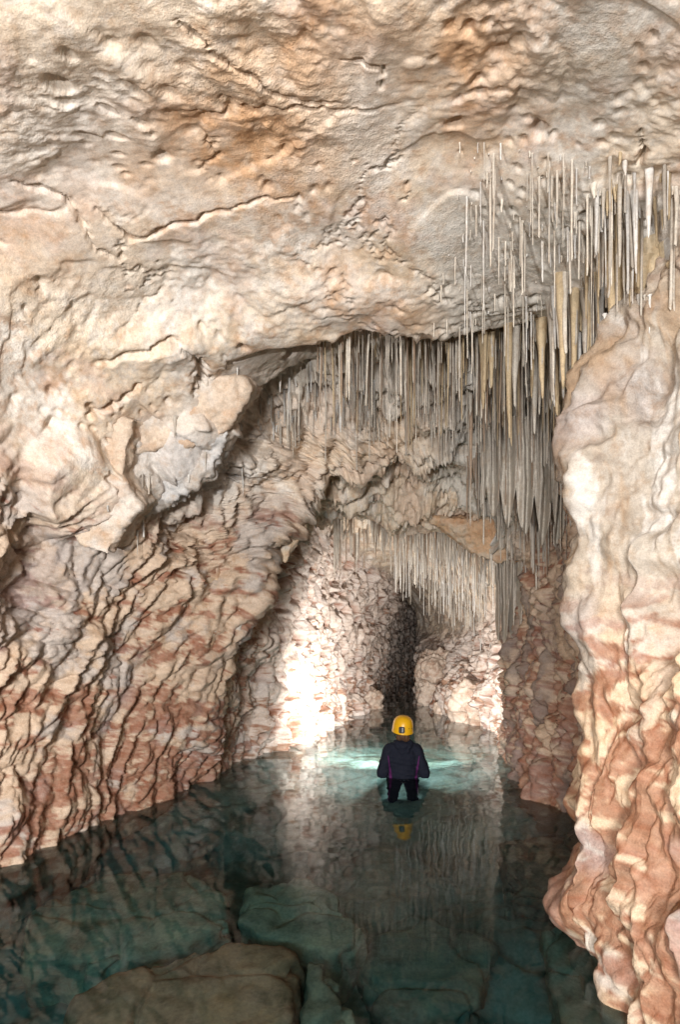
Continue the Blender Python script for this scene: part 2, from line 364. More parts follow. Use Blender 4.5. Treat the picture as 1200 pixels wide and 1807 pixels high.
def crack(pts, depth=.06, width=5, step=.0, warp=9, sd=70):
    idx, b, s, t = polyd(pts, warp, sd)
    e = np.clip(4 * t * (1 - t), 0, 1) ** .5
    wv = width * (.3 + .9 * e) * .62 * (.5 + sst(-.5, .5, perlin(X[idx] * 14, Y[idx] * 14, Z[idx] * 14, sd + 9)))
    d[idx] -= depth * e * np.exp(-(b / wv) ** 4)
    if step: d[idx] += .5 * step * e * (s > 0) * np.exp(-(b / 60) ** 2)
# roof cracks and bed edges (sign: s>0 is the lower / farther side when drawn left to right)
crack([(160,350),(230,420),(330,388),(400,370),(450,350),(540,338)], .05, 3.6, .012, sd=71)
crack([(300,40),(370,80),(430,120),(480,150),(560,175),(600,180)], .045, 3.4, .01, sd=72)
crack([(600,112),(640,118),(675,128),(672,165)], .08, 4, .0, 5, sd=73)
crack([(0,300),(60,310),(110,330),(170,440),(230,470)], .035, 4, .01, sd=75)
crack([(1130,230),(1140,270),(1120,300)], .07, 4, 0, sd=77)
crack([(160,640),(240,620),(300,590),(350,640),(330,690)], .05, 8, .05, sd=80)
crack([(150,740),(200,715),(260,680)], .07, 6, .03, sd=81)
crack([(180,770),(215,785),(240,765)], .07, 6, .03, sd=82)
crack([(350,620),(360,660),(335,690)], .08, 7, .0, sd=83)
crack([(500,850),(600,828),(660,815),(800,812)], .10, 4, .03, sd=84)
crack([(720,840),(800,880),(850,905)], .08, 4, .03, sd=85)
crack([(160,800),(185,840),(190,900)], .12, 9, .0, sd=86)
crack([(460,770),(540,790),(640,780),(760,790)], .06, 5, .05, sd=87)
crack([(555,600),(640,590),(760,600)], .03, 8, .0, sd=88)
def bulge(cx, cy, rx, ry, h, D0=0, D1=99, p=2.0, sd=90, warp=12):
    m = VIS & (np.abs(px0 - cx) < rx * 1.7) & (np.abs(py0 - cy) < ry * 1.7) & (Y > D0) & (Y < D1); idx = np.nonzero(m)
    x = px0[idx] + warp * perlin(X[idx] * 5, Y[idx] * 5, Z[idx] * 5, sd); y = py0[idx] + warp * perlin(X[idx] * 5, Y[idx] * 5, Z[idx] * 5, sd + 1)
    r = np.sqrt(((x - cx) / rx) ** 2 + ((y - cy) / ry) ** 2)
    d[idx] += h * (1 - sst(.75, 1.12, r)) if p == 0 else h * np.exp(-r ** p)
bulge(125, 860, 95, 95, .16, 2.6, 3.9, 0, 91)        # hanging slab over the left wall
bulge(360, 790, 85, 70, .12, 3.5, 4.1, 0, 92)
bulge(450, 1040, 40, 130, .18, 4.4, 5.35, 2, 93)     # pendant at the corner of the left wall
bulge(505, 930, 40, 60, .16, 4.6, 5.35, 2, 94)
bulge(300, 600, 190, 40, .08, 2.5, 3.4, 2, 95)
bulge(640, 520, 220, 50, .06, 2.5, 3.4, 2, 96)
bulge(890, 945, 60, 30, .14, 5.5, 7.1, 2, 97)
bulge(745, 1165, 50, 45, .4, 10, 16, 2, 98)
bulge(820, 1230, 40, 40, .25, 8, 12, 2, 99)
bulge(1120, 1460, 70, 200, .10, 1.9, 2.7, 2, 100)
bulge(1060, 1590, 50, 60, .14, 2.2, 2.7, 2, 101)
bulge(370, 1330, 30, 60, .12, 4.8, 5.4, 2, 102)
d *= amp
N0 = N0.astype(F32)
GX, GY, GZ = X + N0[..., 0] * d, Y + N0[..., 1] * d, Z + N0[..., 2] * d
# fine second-normal relief (popcorn facing any way)
N1 = normals(GX, GY, GZ).astype(F32)
if np.sum(N1 * N0) < 0: N1 = -N1
fine = fbm(GX * 20, GY * 20, GZ * 20, 111, 4, gain=.6)
d2 = fine * ((.0015 + .005 * rough) * CE + .006 * WALLN + .003 * PIL) * sst(.8, 1.4, Y)
GX += N1[..., 0] * d2; GY += N1[..., 1] * d2; GZ += N1[..., 2] * d2

# ---- colours of the rock itself (linear albedo)
def mixc(c, tgt, m): return c + (np.array(tgt, F32) - c) * np.clip(m, 0, 1)[..., None]
cream, orange, white, grey = (.72, .61, .485), (.60, .355, .19), (.71, .67, .62), (.40, .37, .34)
clay, pink, tan = (.22, .066, .028), (.52, .35, .28), (.50, .36, .23)
C = np.zeros(X.shape + (3,), F32) + np.array(cream, F32)
nA = fbm(X * 1.6, Y * 1.6, Z * 1.6, 201, 5, gain=.6); nB = fbm(X * 2.3, Y * 2.3, Z * 2.3, 207, 5, gain=.6); nC = fbm(X * 5, Y * 5, Z * 5, 213, 5, gain=.65)
C = mixc(C, white, sst(.05, .45, nA) * .8)
C = mixc(C, pink, sst(.15, .55, nB) * .45)
C = mixc(C, tan, sst(.15, .6, nC) * .5)
nD = fbm(X * 11, Y * 11, Z * 11, 251, 5, gain=.7)
C = mixc(C, (.50, .30, .17), CE * sst(.35, .8, nD + .5 * nA) * .5)
C = mixc(C, (.70, .66, .61), CE * sst(.1, .6, -nD - .3 * nC) * .5)
def blob(cx, cy, rx, ry):
    r = np.sqrt(((px0 + 40 * nC - cx) / rx) ** 2 + ((py0 + 40 * nB - cy) / ry) ** 2); return np.where(VIS, np.exp(-r ** 2), 0)
om = blob(420, 230, 210, 130) * CE + .9 * blob(860, 130, 90, 120) * CE + .6 * blob(620, 60, 160, 90) * CE + .6 * blob(70, 390, 110, 90) + .5 * blob(700, 540, 160, 50) * CE + .5 * blob(580, 470, 60, 40) + .5 * blob(500, 720, 300, 60) * CE
C = mixc(C, orange, om * (.55 + .45 * sst(-.3, .4, nC)))
C = mixc(C, white, CE * (blob(110, 230, 170, 160) * .8 + blob(650, 190, 70, 90) * .8 + blob(330, 500, 200, 60) * .5))
gz = sst(700, 820, px0) * sst(290, 380, py0) * CE * (Y < 6)
C = mixc(C, (.56, .53, .48), gz * .85)
C = mixc(C, (.44, .42, .38), CE * blob(1050, 120, 150, 160) * .55)
# stalactite-grown back roof: grey white
C = mixc(C, (.60, .56, .51), CE * (Y > 3.35) * sst(3.35, 3.6, Y) * (1 - sst(4.5, 5.0, Y)) * .7)
C = mixc(C, (.64, .50, .38), CE * sst(4.3, 5.0, Y) * .6 * sst(-.3, .5, nB))
C = mixc(C, (.55, .53, .52), blob(340, 820, 90, 60) * .8)
# left wall
band = fbm(X * 2.0, Y * 2.0, Z * 5.5, 221, 4, gain=.6)
bandf = fbm(X * 7, Y * 7, Z * 16, 227, 3, gain=.6)
W = WALLN
C = mixc(C, (.49, .365, .265), W * .85)
C = mixc(C, (.42, .39, .37), W * sst(.0, .4, nB) * .7)
low = 1 - sst(.15, 1.6, Z)
spk = fbm(X * 22, Y * 22, Z * 26, 237, 3, gain=.65)
MR = WR * (1 - PIL) * (1 - sst(6.6, 7.2, Y))
cm = sst(-.02, .24, band * .62 + bandf * .45 + spk * .22 + .16 * MR - .25 * FAR * (1 - MR) + (.5 - pill1) * .5 + low * .45 - .22)
C = mixc(C, clay, W * cm * (.92 - .2 * FAR) * (.75 + .25 * spk))
C = mixc(C, (.30, .26, .25), W * sst(.25, .6, fbm(a_ * 2, X, Z * .4, 231, 3)) * .6)
C = mixc(C, (.46, .42, .39), WL * sst(4.1, 5, UU) * .4)
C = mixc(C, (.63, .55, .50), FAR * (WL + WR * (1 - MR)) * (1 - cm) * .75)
C = mixc(C, (.48, .35, .25), MR * (1 - cm) * .7)
C = mixc(C, (.20, .16, .14), MR * sst(.15, .5, fbm(X * 5, Y * 5, Z * .9, 249, 4)) * .75)
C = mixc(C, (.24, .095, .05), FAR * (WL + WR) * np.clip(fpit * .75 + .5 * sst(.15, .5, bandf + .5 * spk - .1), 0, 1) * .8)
# mid right wall: greyer above, clay below
# near pillar
C = mixc(C, (.52, .38, .25), PIL * .85)
C = mixc(C, (.50, .46, .41), PIL * sst(.0, .4, nB) * .8)
C = mixc(C, (.36, .30, .27), PIL * sst(.2, .6, fbm(X * 2.5, Y * 2.5, Z * 1.0, 241, 3)) * .6)
cp = sst(-.08, .16, band * .62 + bandf * .42 + spk * .22 + (.45 - pk) * .5 + (1 - sst(.1, 1.5, Z)) * .42 - .16)
C = mixc(C, (.23, .075, .032), PIL * cp * .9 * (.8 + .2 * spk))
stk = fbm(X * 9, Y * 9, Z * 1.3, 243, 4, gain=.6)
C = mixc(C, (.36, .32, .27), PIL * sst(1.3, 1.8, Z) * .85)
C = mixc(C, (.56, .54, .51), PIL * sst(1.4, 1.9, Z) * sst(.1, .45, stk) * .7)
C = mixc(C, (.33, .22, .13), PIL * sst(1.2, 1.9, Z) * sst(.1, .5, -stk) * .7)
C = mixc(C, (.36, .31, .30), PIL * sst(.15, .5, fbm(X * 1.8, Y * 1.8, Z * 1.2, 245, 3)) * .55)
# below the water line: pale silted rock
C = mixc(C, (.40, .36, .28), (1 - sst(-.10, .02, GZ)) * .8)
V = np.stack([GX, GY, GZ], -1)
def sheet(name, k0, k1):
    sub = V[:, k0:k1 + 1].reshape(-1, 3); F = grid_faces(nr, k1 - k0 + 1)
    if inw > 0: F = F[:, ::-1]
    me = mesh_np(name, sub, F, True, C[:, k0:k1 + 1].reshape(-1, 3))
    o = link(name, me, M_ROCK); o['kind'] = 'structure'; return o
cA, cB = uc[5], uc[11]
tag(sheet('cave_wall_left', 0, cA), 'fluted cream and red brown left cave wall leaning over the pool')
tag(sheet('cave_ceiling', cA, cB), 'cream and orange limestone cave roof stepping down into the passage')
tag(sheet('cave_wall_right', cB, nc - 1), 'right cave wall with smooth flowstone pillar and red clay stains')
# the cleft's end
ring = V[-1]; cen = ring.mean(0); cen[1] += .3; ring = ring.copy()
fan = np.concatenate([ring, [cen]]); Fn = np.array([(i, i + 1, nc) for i in range(nc - 1)])
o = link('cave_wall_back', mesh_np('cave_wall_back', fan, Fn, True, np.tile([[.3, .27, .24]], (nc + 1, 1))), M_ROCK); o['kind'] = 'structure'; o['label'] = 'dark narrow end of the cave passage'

# ------------------------------------------------------------------ pool bed
gx = np.linspace(-3.6, 5.0, 300); gy = np.concatenate([np.linspace(-3.4, 1, 30), np.linspace(1.05, 8, 330), np.linspace(8.1, 27, 150)])
FX, FY = np.meshgrid(gx, gy)
fb = fbm(FX * .8, FY * .8, 0 * FX, 301, 4)
pk1, pk2 = worley(FX * 1.3 + .3 * fb, FY * 1.3, 0 * FX + .5, 303)
FZ = -1.22 + .22 * sst(4.2, 5.2, FY) + .12 * sst(4.5, 5.4, FY) * (1 - sst(6.8, 7.5, FY)) + .16 * fb + .07 * sst(.02, .3, pk2 - pk1) + .035 * fbm(FX * 7, FY * 7, 0 * FX, 305, 5, gain=.65)
FZ += .55 * sst(7.5, 11, FY) * 1.0 + .10
xl = np.interp(gy, rows, X[:, uc[1]])[:, None]; xr = np.interp(gy, rows, X[:, uc[15]])[:, None]
bank = (np.exp(-np.clip((FX - xl) / .75, 0, 9) ** 2) + np.exp(-np.clip((xr - FX) / .75, 0, 9) ** 2)) * sst(3.9, 4.6, FY) * (1 - sst(7.5, 9, FY))
FZ += .50 * np.clip(bank, 0, 1) * (1 + .35 * fbm(FX * 3, FY * 3, 0 * FX, 307, 3))
fc = np.zeros(FX.shape + (3,), F32) + np.array((.24, .22, .18), F32)
fc = mixc(fc, (.52, .50, .42), sst(4.4, 5.2, FY) * (1 - sst(6.8, 7.6, FY)) * .8)  # lamplit band of the bed, painted in as a paler colour
fc = mixc(fc, (.58, .56, .48), np.clip(bank * 1.3, 0, 1) * .9)  # banks paled as well, to carry the lamp glow along the shore
fc = mixc(fc, (.15, .13, .10), (1 - .7 * np.clip(bank, 0, 1)) * sst(0, .5, fbm(FX * 2, FY * 2, 0 * FX, 311, 4)))
fc = mixc(fc, (.10, .08, .06), (1 - sst(.01, .06, pk2 - pk1)) * .4)
o = link('pool_bed', mesh_np('pool_bed', np.stack([FX, FY, FZ], -1).reshape(-1, 3), grid_faces(*FX.shape), True, fc.reshape(-1, 3)), M_FLOOR); o['kind'] = 'structure'
def floor_z(x, y):
    return float(FZ[np.abs(gy - y).argmin(), np.abs(gx - x).argmin()])

# ------------------------------------------------------------------ water
m, n, l, b = new_mat('clear_pool_water'); n.remove(b)
out = n['Material Output']
gl = n.new('ShaderNodeBsdfGlass'); gl.inputs['Roughness'].default_value = 0.0; gl.inputs['IOR'].default_value = 1.333
l.new(gl.outputs[0], out.inputs['Surface'])
va = n.new('ShaderNodeVolumeAbsorption'); va.inputs['Color'].default_value = (.02, .62, .70, 1); va.inputs['Density'].default_value = .62
l.new(va.outputs[0], out.inputs['Volume'])
M_WATER = m
wx_ = np.linspace(-4.8, 6.2, 420); wy_ = np.concatenate([np.linspace(-3.6, 1, 60), np.linspace(1.02, 9, 420), np.linspace(9.05, 27.4, 220)])
WX, WY = np.meshgrid(wx_, wy_)
wrd = np.hypot(WX - .68, WY - 5.5)
WZ = .0011 * np.sin(wrd * 42 + 2.0 * perlin(WX * 2, WY * 2, 0 * WX, 505)) * np.exp(-wrd / .55) + .0022 * perlin(WX * 1.6, WY * 1.9, 0 * WX, 501) + .0007 * perlin(WX * 4.5, WY * 5, 0 * WX, 502) + .00022 * perlin(WX * 12, WY * 12, 0 * WX, 503)
wr, wc = WX.shape; ii = np.arange(wr * wc).reshape(wr, wc); rim = np.concatenate([ii[0], ii[1:, -1], ii[-1, -2::-1], ii[-2:0:-1, 0]])
WV = np.stack([WX, WY, WZ], -1).reshape(-1, 3); nv = len(WV); bot = WV[rim].copy(); bot[:, 2] = -3.0; nb_ = len(rim)
side = np.stack([rim, nv + np.arange(nb_), nv + (np.arange(nb_) + 1) % nb_, np.roll(rim, -1)], -1)
WV = np.concatenate([WV, bot, [[.7, 9.9, -3.0]]])
botF = np.stack([nv + np.arange(nb_), np.full(nb_, nv + nb_), np.full(nb_, nv + nb_), nv + (np.arange(nb_) + 1) % nb_], -1)
me = bpy.data.meshes.new('pool_water')
me.from_pydata(WV.tolist(), [], np.concatenate([grid_faces(wr, wc), side]).tolist() + botF[:, [0, 1, 3]].tolist())
me.polygons.foreach_set('use_smooth', np.arange(len(me.polygons)) < (wr - 1) * (wc - 1)); me.update()
o = link('pool_water', me, M_WATER); o['kind'] = 'structure'; o['label'] = 'still clear turquoise cave pool mirroring the walls'
o.cycles.is_caustics_caster = True

# ------------------------------------------------------------------ stalactites
def lathe_variant(name, prof, sides, wob, seed, bend=.0):
    r = np.random.default_rng(seed); n = len(prof); ang = np.arange(sides) / sides * 2 * np.pi
    bx, by = np.cumsum(r.normal(0, bend, n)), np.cumsum(r.normal(0, bend, n)); bx -= bx[0]; by -= by[0]
    V = []
    for k, (t, rad) in enumerate(prof):
        rr = rad * (1 + wob * r.normal(size=sides))
        V.append(np.stack([np.cos(ang) * rr + bx[k], np.sin(ang) * rr + by[k], np.full(sides, -t)], -1))
    V = np.concatenate(V + [[[bx[-1], by[-1], -prof[-1][0] - .004]]])
    F = []
    for k in range(n - 1):
        for j in range(sides):
            a, b = k * sides + j, k * sides + (j + 1) % sides; F.append((a, a + sides, b + sides)); F.append((a, b + sides, b))
    for j in range(sides): F.append(((n - 1) * sides + j, n * sides, (n - 1) * sides + (j + 1) % sides))
    return V.astype(F32), np.array(F)
SPECS = {}
for v in range(8):
    r = np.random.default_rng(900 + v)
    ts = np.array([0, .05, .12, .3, .5, .7, .86, .97, 1.0])
    rad = np.array([2.4, 1.6, 1.15, 1.0, .92, .85, .8, .7, .35]) * (1 + .16 * r.normal(size=9)); ts = ts + np.array([0, 0, *r.normal(0, .03, 5), 0, 0])
    SPECS[('straw', v)] = lathe_variant('straw', list(zip(ts, rad)), 7, .08, 910 + v, .22)
    rad = (np.array([1.9, 1.35, 1.08, .86, .68, .5, .36, .24, .09])) * (1 + .08 * r.normal(size=9))
    SPECS[('cone', v)] = lathe_variant('cone', list(zip(ts, rad)), 9, .07, 930 + v, .06)
PAL = {'pale': (.55, .50, .43), 'tan': (.46, .36, .23), 'grey': (.40, .36, .31), 'white': (.56, .54, .51), 'umber': (.30, .22, .16)}
SM = {k: rock_mat('calcite_' + k, .45, .5, .35, 30, 110, False, c) for k, c in PAL.items()}
SMESH = {}
def smesh(kind, v, pal):
    key = (kind, v, pal)
    if key not in SMESH:
        V_, F_ = SPECS[(kind, v)]; me = mesh_np('stalactite', V_, F_, True); me.materials.append(SM[pal]); SMESH[key] = me
    return SMESH[key]
def root_at(px, D, c0=4.5, c1=13.0):                 # the rock overhead at this place
    i = int(np.abs(rows - D).argmin()); x = (px - CX) / FPX * D
    k0, k1 = np.searchsorted(U, c0), np.searchsorted(U, c1)
    j = k0 + int(np.abs(GX[i, k0:k1] - x).argmin())
    return np.array([GX[i, j], GY[i, j], GZ[i, j]])
ALL = []   # (size, root, length, radius, kind, palette, field)
def field(name, n, pxr, Dr, lr, rr, kinds, pals, seed, lenpow=1.6, dens=None, c1=11.5):
    r = np.random.default_rng(seed); cl = [(r.uniform(*pxr), r.uniform(*Dr)) for _ in range(max(3, n // 7))]
    for k in range(n):
        if r.random() < .6:
            c = cl[r.integers(len(cl))]; px = np.clip(c[0] + r.normal(0, (pxr[1] - pxr[0]) * .04), *pxr); D = np.clip(c[1] + r.normal(0, (Dr[1] - Dr[0]) * .07), *Dr)
        else: px, D = r.uniform(*pxr), r.uniform(*Dr)
        if dens is not None and r.random() > dens(px, D): continue
        p = root_at(px, D, 4.5, c1); L = lr[0] + (lr[1] - lr[0]) * r.random() ** lenpow
        kind = kinds[r.integers(len(kinds))]; rad = r.uniform(*rr) * (1.7 if kind == 'cone' else 1)
        if p[2] - L < .12: L = max(.1, p[2] - .15)
        ALL.append([L * rad / D ** 2 * (1 if p[1] < 7 else .6), p, L, rad, kind, pals[r.integers(len(pals))], name])
field('shelf', 430, (745, 1195), (2.12, 3.28), (.025, .44), (.0028, .0058), ['straw'], ['pale', 'pale', 'white'], 1, 2.9, lambda px, D: min(1, max(.1, (px - 740) / 160)))
field('curtain', 430, (560, 1015), (3.42, 4.15), (.12, .92), (.003, .008), ['straw', 'straw', 'straw', 'straw', 'straw', 'cone'], ['pale', 'tan', 'grey', 'umber', 'pale'], 2, 2.0, lambda px, D: min(1, .25 + (px - 560) / 140))
field('curtain', 26, (850, 1010), (3.3, 3.9), (.35, .75), (.014, .024), ['cone'], ['tan', 'tan', 'pale'], 3, 1.0)
field('fringe', 130, (430, 660), (4.10, 4.75), (.05, .38), (.004, .009), ['straw', 'cone'], ['pale', 'grey', 'white'], 4, 1.6)
field('fringe', 70, (600, 850), (4.2, 4.9), (.08, .40), (.006, .011), ['straw'], ['pale', 'grey'], 14, 1.6)
field('sidewall', 190, (825, 1045), (4.05, 5.3), (.15, .95), (.004, .012), ['straw', 'cone'], ['grey', 'pale', 'grey', 'umber'], 5, 1.3)
field('sidewall', 190, (880, 1030), (4.9, 6.9), (.15, .80), (.004, .009), ['straw'], ['grey', 'pale', 'umber'], 6, 1.5, None, 12.2)
field('inner', 420, (590, 850), (7.25, 8.7), (.15, .75), (.005, .012), ['straw', 'cone'], ['grey', 'umber', 'pale'], 7, 1.3)
field('inner', 420, (690, 905), (8.0, 12.0), (.15, 1.0), (.005, .012), ['straw'], ['pale', 'grey', 'white'], 8, 1.6, None, 12.3)
field('ledge', 26, (180, 440), (3.5, 4.05), (.04, .20), (.004, .009), ['straw', 'cone'], ['white', 'grey'], 9, 1.5)
field('corner', 150, (1040, 1230), (2.05, 2.85), (.04, .48), (.003, .010), ['cone', 'straw', 'straw'], ['white', 'tan', 'pale', 'grey'], 12, 1.6, None, 11.4)
field('corner', 60, (975, 1090), (2.75, 3.3), (.15, .70), (.006, .018), ['cone', 'straw'], ['grey', 'pale', 'tan', 'white'], 22, 1.3, None, 11.6)
field('far', 60, (850, 930), (6.2, 7.2), (.2, .6), (.006, .012), ['straw', 'cone'], ['grey', 'pale'], 10, 1.3)
NTOP = 300 - 16
ALL.sort(key=lambda a: -a[0])
WHERE = {'shelf': ('from the cream front roof shelf', 'straws of the front roof shelf'), 'curtain': ('in the dense curtain behind the roof lip', 'stalactites of the main curtain'),
         'fringe': ('from the stepped roof behind the rock blade', 'stalactites of the stepped roof'), 'sidewall': ('beside the clay stained right wall', 'stalactites by the right wall'),
         'inner': ('from the inner roof over the lit far chamber', 'stalactites of the inner chamber'), 'ledge': ('under the left rock ledge', 'stalactites of the left ledge'), 'corner': ('in the crowded right roof corner', 'stalactites of the right roof corner'), 'far': ('at the edge of the orange roof slab', 'stalactites of the orange slab')}
COLW = {'pale': 'pale cream', 'tan': 'yellow tan', 'grey': 'grey', 'white': 'white', 'umber': 'dark brown'}
def add_stal(root, L, rad, kind, pal, v, label, group, rotz):
    o = bpy.data.objects.new('stalactite', smesh(kind, v, pal)); COL.objects.link(o)
    o.location = (root[0], root[1], root[2] + min(.03, L * .1) + rad * .6); o.scale = (rad, rad, L * 1.05); o.rotation_euler = (random.gauss(0, .014), random.gauss(0, .014), rotz)
    tag(o, label, 'stalactite', group); return o
for k, (sz, p, L, rad, kind, pal, f) in enumerate(ALL[:NTOP]):
    shape = 'straw' if kind == 'straw' else 'tapering'
    ln = 'very long' if L > .72 else 'long' if L > .5 else 'medium' if L > .33 else 'short' if L > .18 else 'stubby'
    ln += ' slender' if rad < (.0085 if kind == 'straw' else .016) else ' stout'
    add_stal(p, L, rad, kind, pal, k % 8, f'{ln} {COLW[pal]} {shape} stalactite hanging {WHERE[f][0]}', WHERE[f][1], random.uniform(0, 6.28))
# the big cones of the right hand roof corner
CONES = [(1090, 2.46, .62, .050, 'tan', 'thick yellow tan stalactite with broad funnel top at the right roof corner'),
         (1108, 2.62, .85, .044, 'grey', 'thick grey brown stalactite with blunt tip below the funnel topped one'),
         (1130, 2.40, .42, .034, 'tan', 'tan carrot shaped stalactite beside the funnel topped one'),
         (1158, 2.38, .52, .040, 'tan', 'stout tan stalactite merging with drapery at the right wall'),
         (1185, 2.30, .40, .028, 'white', 'stout white stalactite against the right wall'),
         (1062, 2.70, .45, .026, 'white', 'white pencil stalactite left of the funnel topped one'),
         (1145, 2.10, .30, .018, 'white', 'short white knobbly stalactite on the front roof shelf'),
         (1120, 2.20, .36, .016, 'white', 'white spindle stalactite over the funnel topped one'),
         (955, 3.30, .55, .034, 'tan', 'yellow tapering stalactite at the right end of the roof lip'),
         (1000, 3.25, .42, .036, 'tan', 'broad yellow stalactite near the flowstone at the roof lip'),
         (905, 3.36, .42, .026, 'umber', 'brown flat stalactite in the middle of the roof lip'),
         (975, 3.55, .70, .034, 'pale', 'long pale stalactite behind the yellow ones of the roof lip'),
         (895, 3.62, .95, .026, 'tan', 'very long tan stalactite reaching below the main curtain'),
         (830, 4.55, .75, .030, 'grey', 'long grey stalactite hanging alone before the orange slab'),
         (600, 4.25, .50, .022, 'white', 'white pointed stalactite hanging alone left of the main curtain'),
         (940, 5.0, .80, .040, 'grey', 'big grey stalactite at the corner of the orange slab')]
for k, (px, D, L, rad, pal, lab) in enumerate(CONES):
    add_stal(root_at(px, D, 4.5, 11.2), L, rad, 'cone', pal, k % 8, lab, 'big single stalactites', k * 1.3)
# the rest, too many to count
Vs, Fs, off = [], [], 0
for k, (sz, p, L, rad, kind, pal, f) in enumerate(ALL[NTOP:]):
    V_, F_ = SPECS[(kind, k % 8)]; a = k * .7; c_, s_ = math.cos(a), math.sin(a)
    W_ = np.stack([(V_[:, 0] * c_ - V_[:, 1] * s_) * rad + p[0], (V_[:, 0] * s_ + V_[:, 1] * c_) * rad + p[1], V_[:, 2] * L * 1.05 + p[2] + .02], -1)
    Vs.append(W_); Fs.append(F_ + off); off += len(V_)
cc = np.concatenate([np.tile(np.array(PAL[a[5]]) * random.uniform(.75, 1.2), (len(SPECS[(a[4], 0)][0]), 1)) for a in ALL[NTOP:]])
M_STUFF = rock_mat('calcite_straws', .5, .45, .3, 30, 110)
o = link('soda_straws', mesh_np('soda_straws', np.concatenate(Vs), np.concatenate(Fs), True, cc), M_STUFF)
tag(o, 'mass of fine thin straw stalactites on the cave roof', 'stalactites', kind='stuff')

# ------------------------------------------------------------------ flowstone draperies
def drapery(name, pts, seed, folds, fold_amp, tips, pal, label, thick=.02, out=.05):
    # pts: (px, D, y_top, y_bottom) across the sheet
    r = np.random.default_rng(seed); na_, nb_ = 90, 46
    t = np.linspace(0, 1, na_); A = np.array(pts, float); ta = np.linspace(0, 1, len(A))
    px, D, yt, yb = (np.interp(t, ta, A[:, k]) for k in range(4))
    top = np.stack([(px - CX) / FPX * D, D, CAM_H + (HZ - yt) / FPX * D], -1); zb = CAM_H + (HZ - yb) / FPX * D
    ph = r.uniform(0, 6)
    tip = np.abs(np.sin(np.pi * tips * t + ph + .6 * np.sin(5 * t))) ** .7
    L = (top[:, 2] - zb) * (.62 + .38 * tip) * (1 + .12 * perlin(t * 9, t * 0 + seed, t * 0, 5))
    rowsV = []
    for b_ in np.linspace(0, 1, nb_):
        sw = math.sin(b_ * 2.2) * .5 + b_ * .5
        wv = np.sin(2 * np.pi * folds * t + ph + 1.5 * b_ * np.sin(3 * t + seed)) * fold_amp * (.4 + .6 * sw) + .5 * fold_amp * np.sin(2 * np.pi * folds * 2.3 * t + 2 * ph)
        nz = .02 * perlin(t * 14, b_ * 4 + 0 * t, t * 0 + seed, 6) + .01 * perlin(t * 40, b_ * 9 + 0 * t, t * 0 + seed, 7)
        q = top.copy(); q[:, 2] -= L * b_; q[:, 1] += -out * math.sin(b_ * 3.0) + wv + nz; q[:, 0] += .25 * wv - .03 * b_ * (t - .5)
        rowsV.append(q)
    Fr = np.array(rowsV); th = thick * (1 - .75 * np.linspace(0, 1, nb_))[:, None]
    Bk = Fr.copy(); Bk[:, :, 1] += th; Bk[:, :, 0] += th * .3
    nA_ = na_ * nb_; G = grid_faces(nb_, na_)
    idx = np.arange(nA_).reshape(nb_, na_); rim = np.concatenate([idx[0], idx[1:, -1], idx[-1, -2::-1], idx[-2:0:-1, 0]])
    rimF = np.stack([rim, np.roll(rim, -1), np.roll(rim, -1) + nA_, rim + nA_], -1)
    o = link(name, mesh_np(name, np.concatenate([Fr.reshape(-1, 3), Bk.reshape(-1, 3)]), np.concatenate([G, G[:, ::-1] + nA_, rimF])), SM[pal])
    return tag(o, label, 'flowstone')
drapery('flowstone_drapery', [(845, 4.75, 760, 900), (900, 4.5, 740, 930), (960, 4.3, 720, 960), (1010, 4.2, 760, 960)], 5, 5, .06, 6, 'pale', 'grey folded drapery behind the right end of the main curtain', .03)
drapery('flowstone_drapery', [(872, 6.6, 1000, 1130), (900, 6.3, 985, 1140), (950, 5.9, 960, 1120)], 6, 3, .06, 4, 'grey', 'grey drapery column under the orange roof slab', .04)

def cap(p0, r0, p1, r1, n=14, m=5):
    p0, p1 = np.array(p0, float), np.array(p1, float); ax = p1 - p0; L = np.linalg.norm(ax); ax = ax / L if L > 1e-6 else np.array([0, 0, 1.])
    s_ = np.cross(ax, [0.3, .9, .1]); s_ /= np.linalg.norm(s_); t_ = np.cross(ax, s_); a = np.arange(n) / n * 2 * np.pi
    rings = []
    for k in range(m + 1):
        ph = -np.pi / 2 + k / m * np.pi / 2; rings.append((p0 + ax * r0 * math.sin(ph), max(r0 * math.cos(ph), 1e-4)))
    for k in range(m + 1):
        ph = k / m * np.pi / 2; rings.append((p1 + ax * r1 * math.sin(ph), max(r1 * math.cos(ph), 1e-4)))
    V_ = np.concatenate([c + r_ * (np.cos(a)[:, None] * s_ + np.sin(a)[:, None] * t_) for c, r_ in rings]); F_ = []
    for k in range(len(rings) - 1):
        for j in range(n): F_.append((k * n + j, k * n + (j + 1) % n, (k + 1) * n + (j + 1) % n, (k + 1) * n + j))
    return V_, np.array(F_)
def ell(c, rx, ry, rz):
    V_, F_ = cap((0, 0, 0), 1, (0, 0, 1e-5), 1, 20, 8); return V_ * [rx, ry, rz] + np.array(c), F_
def fuse(shapes, voxel, smooth=4):
    Vs, Fs, off = [], [], 0
    for V_, F_ in shapes: Vs.append(V_); Fs.append(F_ + off); off += len(V_)
    return remesh(mesh_np('tmp', np.concatenate(Vs), np.concatenate(Fs)), voxel, smooth)
def remesh(me, voxel, smooth):
    o = bpy.data.objects.new('tmp', me); COL.objects.link(o)
    m1 = o.modifiers.new('r', 'REMESH'); m1.mode = 'VOXEL'; m1.voxel_size = voxel
    m2 = o.modifiers.new('s', 'SMOOTH'); m2.iterations = smooth; m2.factor = .5
    bpy.context.view_layer.update()
    out_ = bpy.data.meshes.new_from_object(o.evaluated_get(bpy.context.evaluated_depsgraph_get()))
    bpy.data.objects.remove(o); bpy.data.meshes.remove(me)
    out_.materials.clear()
    out_.polygons.foreach_set('use_smooth', np.ones(len(out_.polygons), bool)); return out_
